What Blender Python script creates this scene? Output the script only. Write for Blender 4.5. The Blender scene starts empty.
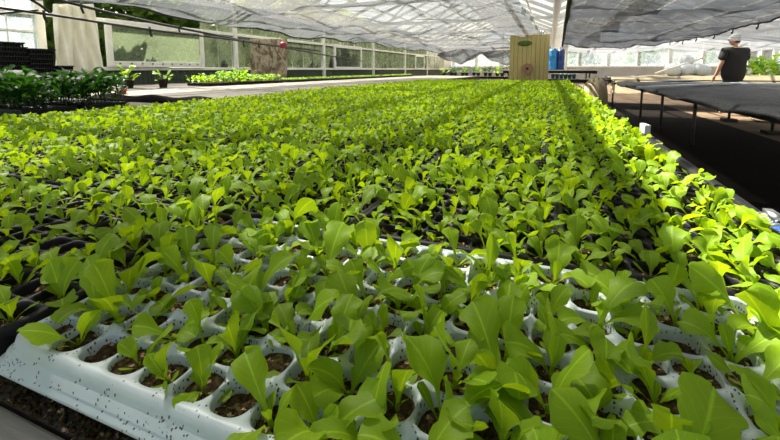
import bpy, math, random
import numpy as np
from mathutils import Vector, Matrix
random.seed(7); rng = np.random.default_rng(7)
C = bpy.context.scene.collection
PI = math.pi
# ------------------------------------------------------------------ place and camera
# x runs across the benches, y along them, z up; the camera stands at x=0, y=0
CAMZ = 1.02; FPX = 405.0; PY = 115.0; PITCH = .1125; YAW = .374
def ray(u, v):
    dx = (u-390)/FPX; up = -(v-PY)/FPX
    Y = math.cos(PITCH)+up*math.sin(PITCH); Z = -math.sin(PITCH)+up*math.cos(PITCH)
    return Vector((dx*math.cos(YAW)-Y*math.sin(YAW), dx*math.sin(YAW)+Y*math.cos(YAW), Z))
def at(u, v, x=None, y=None, z=None):
    r = ray(u, v)
    t = x/r.x if x is not None else (y/r.y if y is not None else (z-CAMZ)/r.z)
    return Vector((r.x*t, r.y*t, CAMZ+r.z*t))
def project(p):
    X = p[0]*math.cos(YAW)+p[1]*math.sin(YAW); Yh = -p[0]*math.sin(YAW)+p[1]*math.cos(YAW); Z = p[2]-CAMZ
    d = Yh*math.cos(PITCH)-Z*math.sin(PITCH); up = Yh*math.sin(PITCH)+Z*math.cos(PITCH)
    if d < .01: return None
    return 390+FPX*X/d, PY-FPX*up/d, d
cam = bpy.data.cameras.new('camera'); co = bpy.data.objects.new('camera', cam); C.objects.link(co)
cam.lens = FPX/780*36; cam.sensor_width = 36; cam.shift_y = -(220-PY)/780; cam.clip_start = .01; cam.clip_end = 300
co.location = (0, 0, CAMZ); co.rotation_euler = (PI/2-PITCH, 0, YAW)
bpy.context.scene.camera = co
vs = bpy.context.scene.view_settings
vs.view_transform = 'Standard'; vs.look = 'None'; vs.gamma = 1; vs.use_curve_mapping = False; vs.exposure = 0.3
bpy.context.scene.cycles.transparent_max_bounces = 16
bpy.context.scene.cycles.max_bounces = 8
bpy.context.scene.cycles.caustics_reflective = False
bpy.context.scene.cycles.caustics_refractive = False
bpy.context.scene.cycles.sample_clamp_indirect = 6

# ------------------------------------------------------------------ materials
class NT:
    def __init__(s, name):
        s.m = bpy.data.materials.new(name); s.m.use_nodes = True; s.t = s.m.node_tree; s.t.nodes.clear()
        s.out = s.n('ShaderNodeOutputMaterial')
    def n(s, k, **kw):
        x = s.t.nodes.new(k)
        for a, b in kw.items():
            if a.startswith('i_'):
                key = a[2:]; key = int(key) if key.isdigit() else key
                x.inputs[key].default_value = b
            else: setattr(x, a, b)
        return x
    def l(s, a, b): s.t.links.new(a, b)
    def ramp(s, src, stops, interp='LINEAR'):
        r = s.n('ShaderNodeValToRGB'); e = r.color_ramp; e.interpolation = interp
        while len(e.elements) < len(stops): e.elements.new(.5)
        for k, (p, c) in zip(e.elements, stops): k.position = p; k.color = (*c, 1) if len(c) == 3 else c
        s.l(src, r.inputs[0]); return r.outputs[0]
    def noise(s, scale, detail=4, rough=.6, vec=None, dist=0):
        x = s.n('ShaderNodeTexNoise', i_Scale=scale, i_Detail=detail, i_Roughness=rough, i_Distortion=dist)
        s.l(vec if vec is not None else s.obj(), x.inputs['Vector']); return x.outputs['Fac']
    def obj(s): return s.n('ShaderNodeTexCoord').outputs['Object']
    def mapped(s, scale, src=None):
        m = s.n('ShaderNodeMapping'); m.inputs['Scale'].default_value = scale; s.l(src or s.obj(), m.inputs['Vector']); return m.outputs[0]
    def mix(s, f, a, b, mode='MIX'):
        x = s.n('ShaderNodeMix', data_type='RGBA', blend_type=mode)
        for src, k in ((f, 0), (a, 6), (b, 7)):
            if isinstance(src, (int, float)): x.inputs[k].default_value = src
            elif isinstance(src, tuple): x.inputs[k].default_value = (*src, 1)
            else: s.l(src, x.inputs[k])
        return x.outputs[2]
    def bump(s, h, strength=.4, dist=.002):
        b = s.n('ShaderNodeBump', i_Strength=strength, i_Distance=dist); s.l(h, b.inputs['Height']); return b.outputs[0]
def simple(name, col, rough=.6, metal=0, var=.15, scale=20, bump=.15, spec=.5, bd=.002, stretch=(1, 1, 1)):
    t = NT(name); p = t.n('ShaderNodeBsdfPrincipled', i_Roughness=rough, i_Metallic=metal)
    p.inputs['Specular IOR Level'].default_value = spec
    nz = t.noise(scale, 5, vec=t.mapped(stretch))
    c = t.ramp(nz, [(.25, tuple(x*(1-var) for x in col)), (.75, tuple(min(1, x*(1+var)) for x in col))])
    t.l(c, p.inputs['Base Color'])
    if bump: t.l(t.bump(nz, bump, bd), p.inputs['Normal'])
    t.l(p.outputs[0], t.out.inputs[0]); return t.m
def leafmat(name, c1, c2, trans, rib, island=True, tr=.5):
    t = NT(name); p = t.n('ShaderNodeBsdfPrincipled', i_Roughness=.5)
    p.inputs['Specular IOR Level'].default_value = .32
    uv = t.n('ShaderNodeTexCoord').outputs['UV']; sep = t.n('ShaderNodeSeparateXYZ'); t.l(uv, sep.inputs[0])
    a = t.n('ShaderNodeMath', operation='SUBTRACT'); a.inputs[1].default_value = .5; t.l(sep.outputs[0], a.inputs[0])
    b = t.n('ShaderNodeMath', operation='ABSOLUTE'); t.l(a.outputs[0], b.inputs[0])
    # side veins: stripes in (length - |across|)
    m1 = t.n('ShaderNodeMath', operation='MULTIPLY_ADD'); t.l(b.outputs[0], m1.inputs[0]); m1.inputs[1].default_value = -.55; t.l(sep.outputs[1], m1.inputs[2])
    m2 = t.n('ShaderNodeMath', operation='MULTIPLY'); t.l(m1.outputs[0], m2.inputs[0]); m2.inputs[1].default_value = 52
    m3 = t.n('ShaderNodeMath', operation='SINE'); t.l(m2.outputs[0], m3.inputs[0])
    vein = t.ramp(m3.outputs[0], [(.86, (0, 0, 0)), (1, (.10, .10, .10))])
    mid = t.ramp(b.outputs[0], [(.0, (.42, .42, .42)), (.02, (.3, .3, .3)), (.05, (0, 0, 0))])
    geo = t.n('ShaderNodeNewGeometry'); nz = t.noise(55, 3)
    base = t.mix(geo.outputs['Random Per Island'], c1, c2)
    oi = t.n('ShaderNodeObjectInfo')
    base = t.mix(t.ramp(nz, [(.3, (0, 0, 0)), (.7, (.5, .5, .5))]), base, c2)
    base = t.mix(t.mix(1., mid, vein, 'ADD') if rib else 0., base, tuple(min(1, x*1.9+.03) for x in c2))
    hs = t.n('ShaderNodeHueSaturation'); mm = t.n('ShaderNodeMapRange'); mm.inputs[3].default_value = .85; mm.inputs[4].default_value = 1.15
    t.l(oi.outputs['Random'], mm.inputs[0]); t.l(mm.outputs[0], hs.inputs['Value']); t.l(base, hs.inputs['Color'])
    t.l(hs.outputs[0], p.inputs['Base Color'])
    t.l(t.bump(t.mix(.5, nz, vein), .5, .0012), p.inputs['Normal'])
    tl = t.n('ShaderNodeBsdfTranslucent'); t.l(t.mix(1., hs.outputs[0], trans, 'MULTIPLY'), tl.inputs['Color'])
    ms = t.n('ShaderNodeMixShader'); ms.inputs[0].default_value = tr
    t.l(p.outputs[0], ms.inputs[1]); t.l(tl.outputs[0], ms.inputs[2]); t.l(ms.outputs[0], t.out.inputs[0]); return t.m
def netmat(name, col, opacity, stretch, spread=.25, trcol=(.8, .8, .8)):
    t = NT(name); o = t.obj()
    n1 = t.noise(1.0, 6, .8, t.mapped((2.5, 26, 1), o)); n2 = t.noise(1.0, 4, .7, t.mapped((1.6, .5, 1), o)); n3 = t.noise(70, 3, .8)
    f = t.mix(.38, t.mix(.35, n1, n3), n2)
    fac = t.ramp(f, [(.40, (max(0, opacity-spread),)*3), (.50, (opacity,)*3), (.60, (min(1, opacity+spread),)*3)])
    d = t.n('ShaderNodeBsdfDiffuse', i_Color=(*col, 1)); tl = t.n('ShaderNodeBsdfTranslucent', i_Color=(*trcol, 1)); tp = t.n('ShaderNodeBsdfTransparent')
    m1 = t.n('ShaderNodeMixShader'); m1.inputs[0].default_value = .5; t.l(d.outputs[0], m1.inputs[1]); t.l(tl.outputs[0], m1.inputs[2])
    m2 = t.n('ShaderNodeMixShader'); t.l(fac, m2.inputs[0]); t.l(tp.outputs[0], m2.inputs[1]); t.l(m1.outputs[0], m2.inputs[2])
    t.l(m2.outputs[0], t.out.inputs[0]); return t.m
def panemat(name, col, opacity, spread=.15, scale=6, gloss=.08):
    t = NT(name); f = t.ramp(t.noise(scale, 4, .6), [(.35, (opacity-spread,)*3), (.65, (opacity+spread,)*3)])
    d = t.n('ShaderNodeBsdfDiffuse', i_Color=(*col, 1)); tl = t.n('ShaderNodeBsdfTranslucent', i_Color=(*col, 1)); tp = t.n('ShaderNodeBsdfTransparent'); g = t.n('ShaderNodeBsdfGlossy', i_Roughness=.15)
    m1 = t.n('ShaderNodeMixShader'); m1.inputs[0].default_value = .6; t.l(d.outputs[0], m1.inputs[1]); t.l(tl.outputs[0], m1.inputs[2])
    m3 = t.n('ShaderNodeMixShader'); m3.inputs[0].default_value = gloss; t.l(m1.outputs[0], m3.inputs[1]); t.l(g.outputs[0], m3.inputs[2])
    m2 = t.n('ShaderNodeMixShader'); t.l(f, m2.inputs[0]); t.l(tp.outputs[0], m2.inputs[1]); t.l(m3.outputs[0], m2.inputs[2])
    t.l(m2.outputs[0], t.out.inputs[0]); return t.m
def soilmat(name):
    t = NT(name); p = t.n('ShaderNodeBsdfPrincipled', i_Roughness=.95); p.inputs['Specular IOR Level'].default_value = .15
    n1 = t.noise(260, 6, .7); v = t.n('ShaderNodeTexVoronoi', i_Scale=420); t.l(t.obj(), v.inputs['Vector'])
    c = t.ramp(n1, [(.3, (.010, .007, .003)), (.5, (.06, .038, .015)), (.72, (.17, .115, .055))])
    v2 = t.n('ShaderNodeTexVoronoi', i_Scale=300); t.l(t.obj(), v2.inputs['Vector'])
    sp = t.n('ShaderNodeSeparateColor'); t.l(v2.outputs['Color'], sp.inputs[0])
    m = t.ramp(sp.outputs[0], [(.89, (0, 0, 0)), (.92, (1, 1, 1))], 'CONSTANT')
    g = t.ramp(sp.outputs[1], [(.8, (0, 0, 0)), (.95, (.5, .5, .5))])
    c = t.mix(g, c, (.10, .13, .02)); c = t.mix(m, c, (.5, .36, .2))
    t.l(c, p.inputs['Base Color']); t.l(t.bump(t.mix(.5, n1, v.outputs['Distance']), 1., .004), p.inputs['Normal'])
    t.l(p.outputs[0], t.out.inputs[0]); return t.m
def traywhite():
    t = NT('white_tray_plastic'); p = t.n('ShaderNodeBsdfPrincipled', i_Roughness=.42)
    n = t.noise(9, 4); c = t.ramp(n, [(.3, (.46, .54, .54)), (.7, (.60, .68, .67))])
    # splashed crumbs of soil, thicker in patches
    v = t.n('ShaderNodeTexVoronoi', i_Scale=480); t.l(t.mapped((1, 1, .6)), v.inputs['Vector'])
    sp = t.n('ShaderNodeSeparateColor'); t.l(v.outputs['Color'], sp.inputs[0])
    patch = t.noise(28, 3, .6); mth = t.n('ShaderNodeMath', operation='MULTIPLY_ADD'); t.l(patch, mth.inputs[0]); mth.inputs[1].default_value = 1.3; t.l(sp.outputs[0], mth.inputs[2])
    near = t.ramp(v.outputs['Distance'], [(.3, (1, 1, 1)), (.45, (0, 0, 0))])
    spk = t.mix(1., t.ramp(mth.outputs[0], [(1.3, (0, 0, 0)), (1.0, (0, 0, 0))]), near, 'MULTIPLY')
    sz = t.n('ShaderNodeSeparateXYZ'); t.l(t.obj(), sz.inputs[0]); dz = t.n('ShaderNodeMapRange'); t.l(sz.outputs[2], dz.inputs[0]); dz.inputs[1].default_value = -.010; dz.inputs[2].default_value = -.0015; dz.inputs[3].default_value = .95; dz.inputs[4].default_value = 1.52
    sk = t.n('ShaderNodeMath', operation='MINIMUM'); t.l(sz.outputs[0], sk.inputs[0]); t.l(sz.outputs[1], sk.inputs[1])
    sl_ = t.n('ShaderNodeMath', operation='LESS_THAN'); t.l(sk.outputs[0], sl_.inputs[0]); sl_.inputs[1].default_value = .0088
    th = t.n('ShaderNodeMath', operation='MULTIPLY_ADD'); t.l(sl_.outputs[0], th.inputs[0]); th.inputs[1].default_value = .5; t.l(dz.outputs[0], th.inputs[2])
    th2 = t.n('ShaderNodeMath', operation='MINIMUM'); t.l(th.outputs[0], th2.inputs[0]); th2.inputs[1].default_value = 1.56
    gt = t.n('ShaderNodeMath', operation='GREATER_THAN'); t.l(mth.outputs[0], gt.inputs[0]); t.l(th2.outputs[0], gt.inputs[1])
    spk = t.mix(1., near, gt.outputs[0], 'MULTIPLY')
    c = t.mix(spk, c, (.06, .035, .02))
    gr = t.ramp(t.noise(16, 5, .7), [(.55, (0, 0, 0)), (.8, (.45, .45, .45))]); c = t.mix(gr, c, (.40, .40, .33))
    t.l(c, p.inputs['Base Color']); t.l(t.bump(n, .1, .002), p.inputs['Normal']); t.l(p.outputs[0], t.out.inputs[0]); return t.m
def blackplastic(name, col=(.012, .014, .017), rough=.33):
    t = NT(name); p = t.n('ShaderNodeBsdfPrincipled', i_Roughness=rough); p.inputs['Specular IOR Level'].default_value = .28
    n = t.noise(60, 5, .7); c = t.ramp(n, [(.45, col), (.8, (.022, .020, .018))])
    t.l(c, p.inputs['Base Color']); t.l(p.outputs[0], t.out.inputs[0]); return t.m
def board(name, c1, c2, scale=(60, 3, 60), ribs=None):
    t = NT(name); p = t.n('ShaderNodeBsdfPrincipled', i_Roughness=.75)
    n = t.noise(1, 7, .65, t.mapped(scale)); c = t.ramp(n, [(.3, c1), (.7, c2)])
    t.l(c, p.inputs['Base Color']); t.l(t.bump(n, .3, .002), p.inputs['Normal']); t.l(p.outputs[0], t.out.inputs[0]); return t.m
M = {}
M['lettuce'] = leafmat('lettuce_leaf', (.18, .345, .011), (.32, .50, .020), (1.35, 1.15, .35), True, tr=.5)
M['dark_leaf'] = leafmat('dark_start_leaf', (.018, .075, .010), (.045, .14, .02), (1.2, 1.3, .6), False, tr=.4)
M['hedge'] = leafmat('hedge_leaf', (.05, .10, .02), (.15, .24, .045), (1.3, 1.3, .6), False, tr=.4)
M['bright_leaf'] = leafmat('bright_small_leaf', (.16, .36, .03), (.34, .56, .06), (1.25, 1.15, .5), False, tr=.5)
M['white_tray'] = traywhite()
M['black_tray'] = blackplastic('black_tray_plastic', (.008, .009, .011), .5)
M['soil'] = soilmat('potting_soil')
M['crumb'] = M['soil']
M['net'] = netmat('grey_shade_cloth', (.13, .135, .14), .70, (5, 60, 1), .24, (.17, .178, .195))
M['net_dark'] = netmat('dark_grey_shade_cloth', (.06, .065, .07), .90, (10, 90, 1), .13, (.06, .065, .078))
M['net_white'] = netmat('pale_shade_cloth', (.36, .38, .41), .74, (9, 60, 1), .18, (.40, .42, .46))
M['cord'] = simple('black_cord', (.012, .012, .013), .6)
M['white_paint'] = simple('white_painted_timber', (.80, .79, .74), .6, var=.12, scale=8)
M['grey_paint'] = simple('weathered_frame', (.40, .39, .35), .7, var=.25, scale=6)
M['timber'] = board('weathered_grey_timber', (.25, .235, .20), (.46, .44, .38), (6, 90, 30))
M['grey_board'] = board('grey_bench_board', (.14, .125, .10), (.30, .27, .23), (40, 3, 10))
M['tan_board'] = board('tan_boards', (.52, .39, .16), (.72, .58, .28), (50, 50, 2))
M['bench_dark'] = simple('dark_bench_timber', (.05, .04, .03), .85, var=.4)
M['steel'] = simple('galvanised_steel', (.55, .56, .57), .35, 1, var=.2)
M['dull_steel'] = simple('dull_steel_leg', (.16, .15, .14), .55, .6, var=.3)
M['blue'] = simple('blue_hose_plastic', (.02, .09, .30), .3)
M['light_blue'] = simple('bright_blue_plastic', (.02, .22, .52), .35)
M['navy'] = simple('navy_plastic', (.015, .04, .17), .35)
M['teal'] = simple('teal_pot_plastic', (.06, .2, .24), .45)
M['cream'] = simple('cream_sheet', (.84, .80, .66), .8, var=.1, scale=6, bump=.4, bd=.01)
M['tan_cloth'] = simple('tan_fleece', (.38, .32, .20), .9, var=.2, scale=5, bump=.5, bd=.02)
M['orange'] = simple('orange_pot', (.75, .12, .03), .6)
M['red'] = simple('red_valve', (.4, .02, .05), .5)
M['pink'] = simple('pinkish_roll', (.42, .22, .16), .7)
M['leafgreen'] = simple('green_leaf_patch', (.10, .16, .04), .7)
M['skin'] = simple('skin', (.50, .27, .18), .55, var=.06)
M['shirt'] = simple('black_cotton', (.010, .010, .011), .9, var=.2, scale=10, bump=.3, bd=.01)
M['jeans'] = simple('dark_trousers', (.02, .023, .03), .9)
M['cap'] = simple('pale_grey_cap', (.50, .52, .46), .8)
M['hair'] = simple('dark_hair', (.03, .02, .012), .7)
M['white_plastic'] = simple('white_plastic', (.56, .59, .62), .5, var=.08)
M['floor'] = simple('brown_earth', (.19, .125, .07), .95, var=.45, scale=3, bump=.6, bd=.02)
M['mat'] = simple('black_weed_mat', (.009, .007, .005), .9, var=.5, scale=8, bump=.3, spec=.08)
M['ground'] = simple('grassy_ground', (.10, .14, .05), .95, var=.5, scale=.6, bump=.6, bd=.05)
M['bark'] = simple('bark', (.10, .075, .05), .9, var=.4)
M['green_panel'] = simple('green_corrugated_sheet', (.055, .075, .045), .6, var=.35, scale=5)
M['roof'] = panemat('milky_roof_sheet', (.50, .47, .36), .36, .08, 2)
M['glass_green'] = panemat('algae_stained_pane', (.12, .15, .08), .34, .2, 3)
M['glass_dusty'] = panemat('dusty_pane', (.27, .33, .19), .42, .2, 1.6)
M['glass_clear'] = panemat('clear_pane', (.75, .82, .88), .30, .12, 4)
M['building'] = simple('pale_building', (.36, .38, .38), .8, var=.12, scale=2)
M['dark_window'] = simple('dark_window', (.10, .13, .17), .2)
def camo():
    t = NT('mottled_brown_cloth'); p = t.n('ShaderNodeBsdfPrincipled', i_Roughness=.9)
    n = t.noise(5.5, 5, .7, dist=.6)
    t.l(t.ramp(n, [(.38, (.09, .07, .035)), (.48, (.26, .2, .12)), (.58, (.48, .42, .31)), (.7, (.2, .12, .08))]), p.inputs['Base Color'])
    t.l(t.bump(n, .5, .02), p.inputs['Normal']); t.l(p.outputs[0], t.out.inputs[0]); return t.m
M['camo'] = camo()

# ------------------------------------------------------------------ object helpers
def tag(o, label=None, cat=None, group=None, kind=None):
    if label: o['label'] = label
    if cat: o['category'] = cat
    if group: o['group'] = group
    if kind: o['kind'] = kind
    return o
def empty(name, loc=(0, 0, 0), rz=0, label=None, cat=None, group=None):
    o = bpy.data.objects.new(name, None); C.objects.link(o); o.location = loc; o.rotation_euler = (0, 0, rz)
    o.empty_display_size = .05
    return tag(o, label, cat, group)
def mesh_np(name, V, F, mat, uv=None, smooth=True):
    """V (n,3), F list of arrays (k,3|4)"""
    me = bpy.data.meshes.new(name); V = np.asarray(V, dtype=np.float32)
    if isinstance(F, np.ndarray): F = [F]
    F = [f for f in F if len(f)]
    loops = np.concatenate([f.ravel() for f in F]).astype(np.int32)
    tot = np.concatenate([np.full(len(f), f.shape[1]) for f in F]).astype(np.int32)
    st = np.concatenate([[0], np.cumsum(tot)[:-1]]).astype(np.int32)
    me.vertices.add(len(V)); me.vertices.foreach_set('co', V.ravel())
    me.loops.add(len(loops)); me.loops.foreach_set('vertex_index', loops)
    me.polygons.add(len(tot)); me.polygons.foreach_set('loop_start', st)
    me.polygons.foreach_set('use_smooth', np.full(len(tot), smooth))
    if uv is not None:
        l = me.uv_layers.new(name='UVMap'); l.data.foreach_set('uv', np.asarray(uv, dtype=np.float32)[loops].ravel())
    me.update(calc_edges=True); me.materials.append(mat); return me
def link(name, me, parent=None, loc=None, rot=None):
    o = bpy.data.objects.new(name, me); C.objects.link(o)
    if parent: o.parent = parent
    if loc is not None: o.location = loc
    if rot is not None: o.rotation_euler = rot
    return o
def copy_tree(o, parent=None):
    c = o.copy(); C.objects.link(c)
    if parent: c.parent = parent
    for ch in o.children: copy_tree(ch, c)
    return c
class MB:
    def __init__(s): s.v = []; s.f = []; s.n = 0
    def add(s, V, F):
        s.v.extend([tuple(p) for p in V]); s.f.extend([tuple(i+s.n for i in f) for f in F]); s.n += len(V); return s
    def box(s, lo, hi, bevel=0):
        x0, y0, z0 = lo; x1, y1, z1 = hi
        V = [(x0, y0, z0), (x1, y0, z0), (x1, y1, z0), (x0, y1, z0), (x0, y0, z1), (x1, y0, z1), (x1, y1, z1), (x0, y1, z1)]
        return s.add(V, [(0, 3, 2, 1), (4, 5, 6, 7), (0, 1, 5, 4), (1, 2, 6, 5), (2, 3, 7, 6), (3, 0, 4, 7)])
    def bar(s, a, b, w, h):
        a = Vector(a); b = Vector(b); d = (b-a).normalized(); up = Vector((0, 0, 1)) if abs(d.z) < .9 else Vector((0, 1, 0))
        sx = d.cross(up).normalized()*w/2; sz = sx.cross(d).normalized()*h/2
        V = [p+i*sx+j*sz for p in (a, b) for i, j in ((-1, -1), (1, -1), (1, 1), (-1, 1))]
        return s.add(V, [(3, 2, 1, 0), (4, 5, 6, 7), (0, 1, 5, 4), (1, 2, 6, 5), (2, 3, 7, 6), (3, 0, 4, 7)])
    def tube(s, pts, r, n=8, cap=True):
        pts = [Vector(p) for p in pts]; rs = r if isinstance(r, (list, tuple)) else [r]*len(pts)
        V = []; F = []; prev = None
        for i, p in enumerate(pts):
            d = (pts[min(i+1, len(pts)-1)]-pts[max(i-1, 0)]).normalized()
            if prev is None: prev = d.orthogonal().normalized()
            a = (prev-d*prev.dot(d)).normalized(); prev = a; b = d.cross(a)
            V += [p+(a*math.cos(k*2*PI/n)+b*math.sin(k*2*PI/n))*rs[i] for k in range(n)]
        for i in range(len(pts)-1):
            for k in range(n): F.append((i*n+k, i*n+(k+1) % n, (i+1)*n+(k+1) % n, (i+1)*n+k))
        if cap: F.append(tuple(range(n))[::-1]); F.append(tuple((len(pts)-1)*n+k for k in range(n)))
        return s.add(V, F)
    def lathe(s, prof, c=(0, 0, 0), n=24, squash=1):
        V = []; F = []
        for r, z in prof: V += [(c[0]+r*math.cos(k*2*PI/n), c[1]+squash*r*math.sin(k*2*PI/n), c[2]+z) for k in range(n)]
        for i in range(len(prof)-1):
            for k in range(n): F.append((i*n+k, i*n+(k+1) % n, (i+1)*n+(k+1) % n, (i+1)*n+k))
        F.append(tuple(range(n))[::-1]); F.append(tuple((len(prof)-1)*n+k for k in range(n)))
        return s.add(V, F)
    def build(s, name, mat, parent=None, smooth=False, bevel=0, kind=None, loc=None):
        me = bpy.data.meshes.new(name); me.from_pydata(s.v, [], s.f); me.update()
        if smooth: me.polygons.foreach_set('use_smooth', [len(p.vertices) < 5 for p in me.polygons])
        me.materials.append(mat); o = link(name, me, parent, loc)
        if bevel:
            m = o.modifiers.new('bevel', 'BEVEL'); m.width = bevel; m.segments = 2; m.limit_method = 'ANGLE'
        if kind: o['kind'] = kind
        return o
def grid_mesh(name, fn, nu, nv, mat, parent=None, thick=0):
    u = np.linspace(0, 1, nu+1); v = np.linspace(0, 1, nv+1)
    V = np.array([fn(a, b) for b in v for a in u]); idx = np.arange((nu+1)*(nv+1)).reshape(nv+1, nu+1)
    F = np.stack([idx[:-1, :-1], idx[:-1, 1:], idx[1:, 1:], idx[1:, :-1]], -1).reshape(-1, 4)
    o = link(name, mesh_np(name, V, F, mat), parent)
    if thick: m = o.modifiers.new('thickness', 'SOLIDIFY'); m.thickness = thick
    return o
def hnoise(x, y, s=0):
    return math.sin(x*1.7+s)*math.cos(y*2.3+s*1.3)+.5*math.sin(x*4.1+y*3.3+s*2)+.25*math.sin(x*9.3-y*7.7+s)

# ------------------------------------------------------------------ ground, floor
g = MB().box((-60, -40, -.25), (60, 80, -.06)).build('ground', M['ground'], kind='structure')
fl = MB().box((-7.1, -4, -.06), (14, 31, 0)).build('floor', M['floor'], kind='structure')
mat_o = MB().box((.1, -2, 0), (3.05, 14, .006)).build('weed_mat', M['mat'])
tag(mat_o, 'black weed mat covering the aisle floor between the benches', 'floor mat')

# ------------------------------------------------------------------ cell trays
def tray_parts(nx, ny, px, py, expo, hole, peak, depth, soil_z, seg=24, rim=.008, skirt=None, srough=.0016, seed=1):
    """one moulded cell tray centred on its left front top corner: returns (plastic V,F), (soil V,F), cell centres"""
    r = np.random.default_rng(seed); V = []; F = []; S = []; SF = []; cen = []
    key = {}
    def vert(x, y, z, share=True):
        if share:
            k = (round(x, 5), round(y, 5))
            if k in key: return key[k]
            key[k] = len(V)
        V.append((x, y, z)); return len(V)-1
    W = nx*px+2*rim; H = ny*py+2*rim
    q = seg//4
    sq = []
    for k in range(seg):
        side, t = divmod(k, q); t = t/q*2-1
        sq.append([(t, -1), (1, t), (-t, 1), (-1, -t)][side])
    for j in range(ny):
        for i in range(nx):
            cx = rim+(i+.5)*px; cy = rim+(j+.5)*py; cen.append((cx, cy))
            rings = []
            ring = []
            for (sx, sy) in sq:
                x = cx+sx*px/2; y = cy+sy*py/2
                corner = (abs(sx)*abs(sy))**3
                edge = (i == 0 and sx < -.99) or (i == nx-1 and sx > .99) or (j == 0 and sy < -.99) or (j == ny-1 and sy > .99)
                ring.append(vert(x, y, -.0008 if edge else peak*corner-.0035*(1-corner)*(peak > .001)))
            rings.append(ring)
            for (sc, dz) in ((1.03, -.0014), (.985, -.0040), (.95, -.009), (.88, -depth*.55), (.6, -depth)):
                ring = []
                for (sx, sy) in sq:
                    a = math.atan2(sy, sx); c, s_ = abs(math.cos(a)), abs(math.sin(a))
                    rr = hole/((c**expo+s_**expo)**(1/expo))*sc
                    ring.append(vert(cx+math.cos(a)*rr*px/2, cy+math.sin(a)*rr*py/2, dz, False))
                rings.append(ring)
            for a, b in zip(rings[:-1], rings[1:]):
                for k in range(seg): F.append((a[k], a[(k+1) % seg], b[(k+1) % seg], b[k]))
            # soil mound filling the cup
            base = len(S); zc = soil_z+r.normal(0, .0012); tilt = r.normal(0, .09, 2)
            S.append((cx, cy, zc+.001))
            nr = 4
            for m in range(1, nr+1):
                f = m/nr*.955
                for k in range(16):
                    a = k*2*PI/16; c, s_ = abs(math.cos(a)), abs(math.sin(a)); rr = hole/((c**expo+s_**expo)**(1/expo))*f
                    x = math.cos(a)*rr*px/2; y = math.sin(a)*rr*py/2
                    S.append((cx+x, cy+y, zc+x*tilt[0]+y*tilt[1]+r.normal(0, srough)))
            for k in range(16): SF.append((base, base+1+k, base+1+(k+1) % 16, base+1+(k+1) % 16))
            for m in range(nr-1):
                o = base+1+m*16
                for k in range(16): SF.append((o+k, o+16+k, o+16+(k+1) % 16, o+(k+1) % 16))
    # outer skirt: profile swept round the rectangle; inner loop is exactly the outermost grid line
    prof = skirt
    loop = []
    x0, x1, y0, y1 = rim, W-rim, rim, H-rim
    xs = np.linspace(x0, x1, nx*q+1); ys = np.linspace(y0, y1, ny*q+1)
    path = [(x, y0, 0, -1) for x in xs[:-1]]+[(x1, y, 1, 0) for y in ys[:-1]]+[(x, y1, 0, 1) for x in xs[::-1][:-1]]+[(x0, y, -1, 0) for y in ys[::-1][:-1]]
    n = len(path); cr = .022
    loops = [[vert(p[0], p[1], -.0008) for p in path]]
    for d, z in prof:
        lp = []
        for (x, y, ax, ay) in path:
            # distance to corner decides rounding
            X = x+(x-(x0+x1)/2)/((x1-x0)/2)*d; Y = y+(y-(y0+y1)/2)/((y1-y0)/2)*d
            X = min(max(X, x0-d), x1+d); Y = min(max(Y, y0-d), y1+d)
            if ax == 0: Y = y0-d if ay < 0 else y1+d
            else: X = x1+d if ax > 0 else x0-d
            hx, hy = (x1-x0)/2+d, (y1-y0)/2+d; rx = abs(X-(x0+x1)/2)-(hx-cr*min(1, d/.006)); ry = abs(Y-(y0+y1)/2)-(hy-cr*min(1, d/.006)); c_ = cr*min(1, d/.006)
            if rx > 0 and ry > 0 and c_ > 0:
                L = math.hypot(rx, ry); f = c_/L if L > c_ else 1
                X = (x0+x1)/2+math.copysign(hx-c_+rx*f, X-(x0+x1)/2); Y = (y0+y1)/2+math.copysign(hy-c_+ry*f, Y-(y0+y1)/2)
            lp.append(len(V)); V.append((X, Y, z))
        loops.append(lp)
    for a, b in zip(loops[:-1], loops[1:]):
        for k in range(n): F.append((a[k], b[k], b[(k+1) % n], a[(k+1) % n]))
    return (np.array(V), np.array(F)), (np.array(S), np.array(SF)), cen
ZT = .80   # top of the trays
white_skirt = [(.004, -.0006), (.0065, -.003), (.0080, -.009), (.0083, -.0102), (.0112, -.0112), (.0120, -.0175), (.0165, -.0192), (.0170, -.0215), (.0150, -.0225)]
black_skirt = [(.004, -.0004), (.0065, -.002), (.007, -.010), (.0045, -.0105), (.003, -.044)]
def make_tray(kind, nx, ny, px, py, cx, **k):
    (V, F), (S, SF), cen = tray_parts(nx, ny, px, py, **k)
    SF = [SF[:, :3][SF[:, 2] == SF[:, 3]], SF[SF[:, 2] != SF[:, 3]]]
    return mesh_np(kind, V, F, M['white_tray' if 'white' in kind else 'black_tray']), mesh_np('potting_soil', S, SF, M['soil']), cen
PX, PYC = .0333, .0357
TYPES = {
 'white': make_tray('white_cell_tray', 21, 8, PX, PYC, 0, expo=2.6, hole=.94, peak=.0045, depth=.034, soil_z=-.0105, seg=32, rim=.009, skirt=white_skirt, srough=.0011),
 'black_wide': make_tray('black_cell_tray', 16, 8, PX, PYC, 0, expo=5, hole=.88, peak=0, depth=.034, soil_z=-.009, seg=24, rim=.006, skirt=black_skirt),
 'black_long': make_tray('black_cell_tray', 8, 16, .0335, .0335, 0, expo=3.2, hole=.93, peak=0, depth=.034, soil_z=-.010, seg=16, rim=.005, skirt=black_skirt),
}
ORD = ['first', 'second', 'third', 'fourth', 'fifth', 'sixth', 'seventh', 'eighth', 'ninth', 'tenth', 'eleventh', 'twelfth', 'thirteenth', 'fourteenth', 'fifteenth', 'sixteenth', 'seventeenth', 'eighteenth', 'nineteenth', 'twentieth', 'twenty-first']
cells = []   # (x, y, z, tray key, col, row, ncol, nrow)
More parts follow.
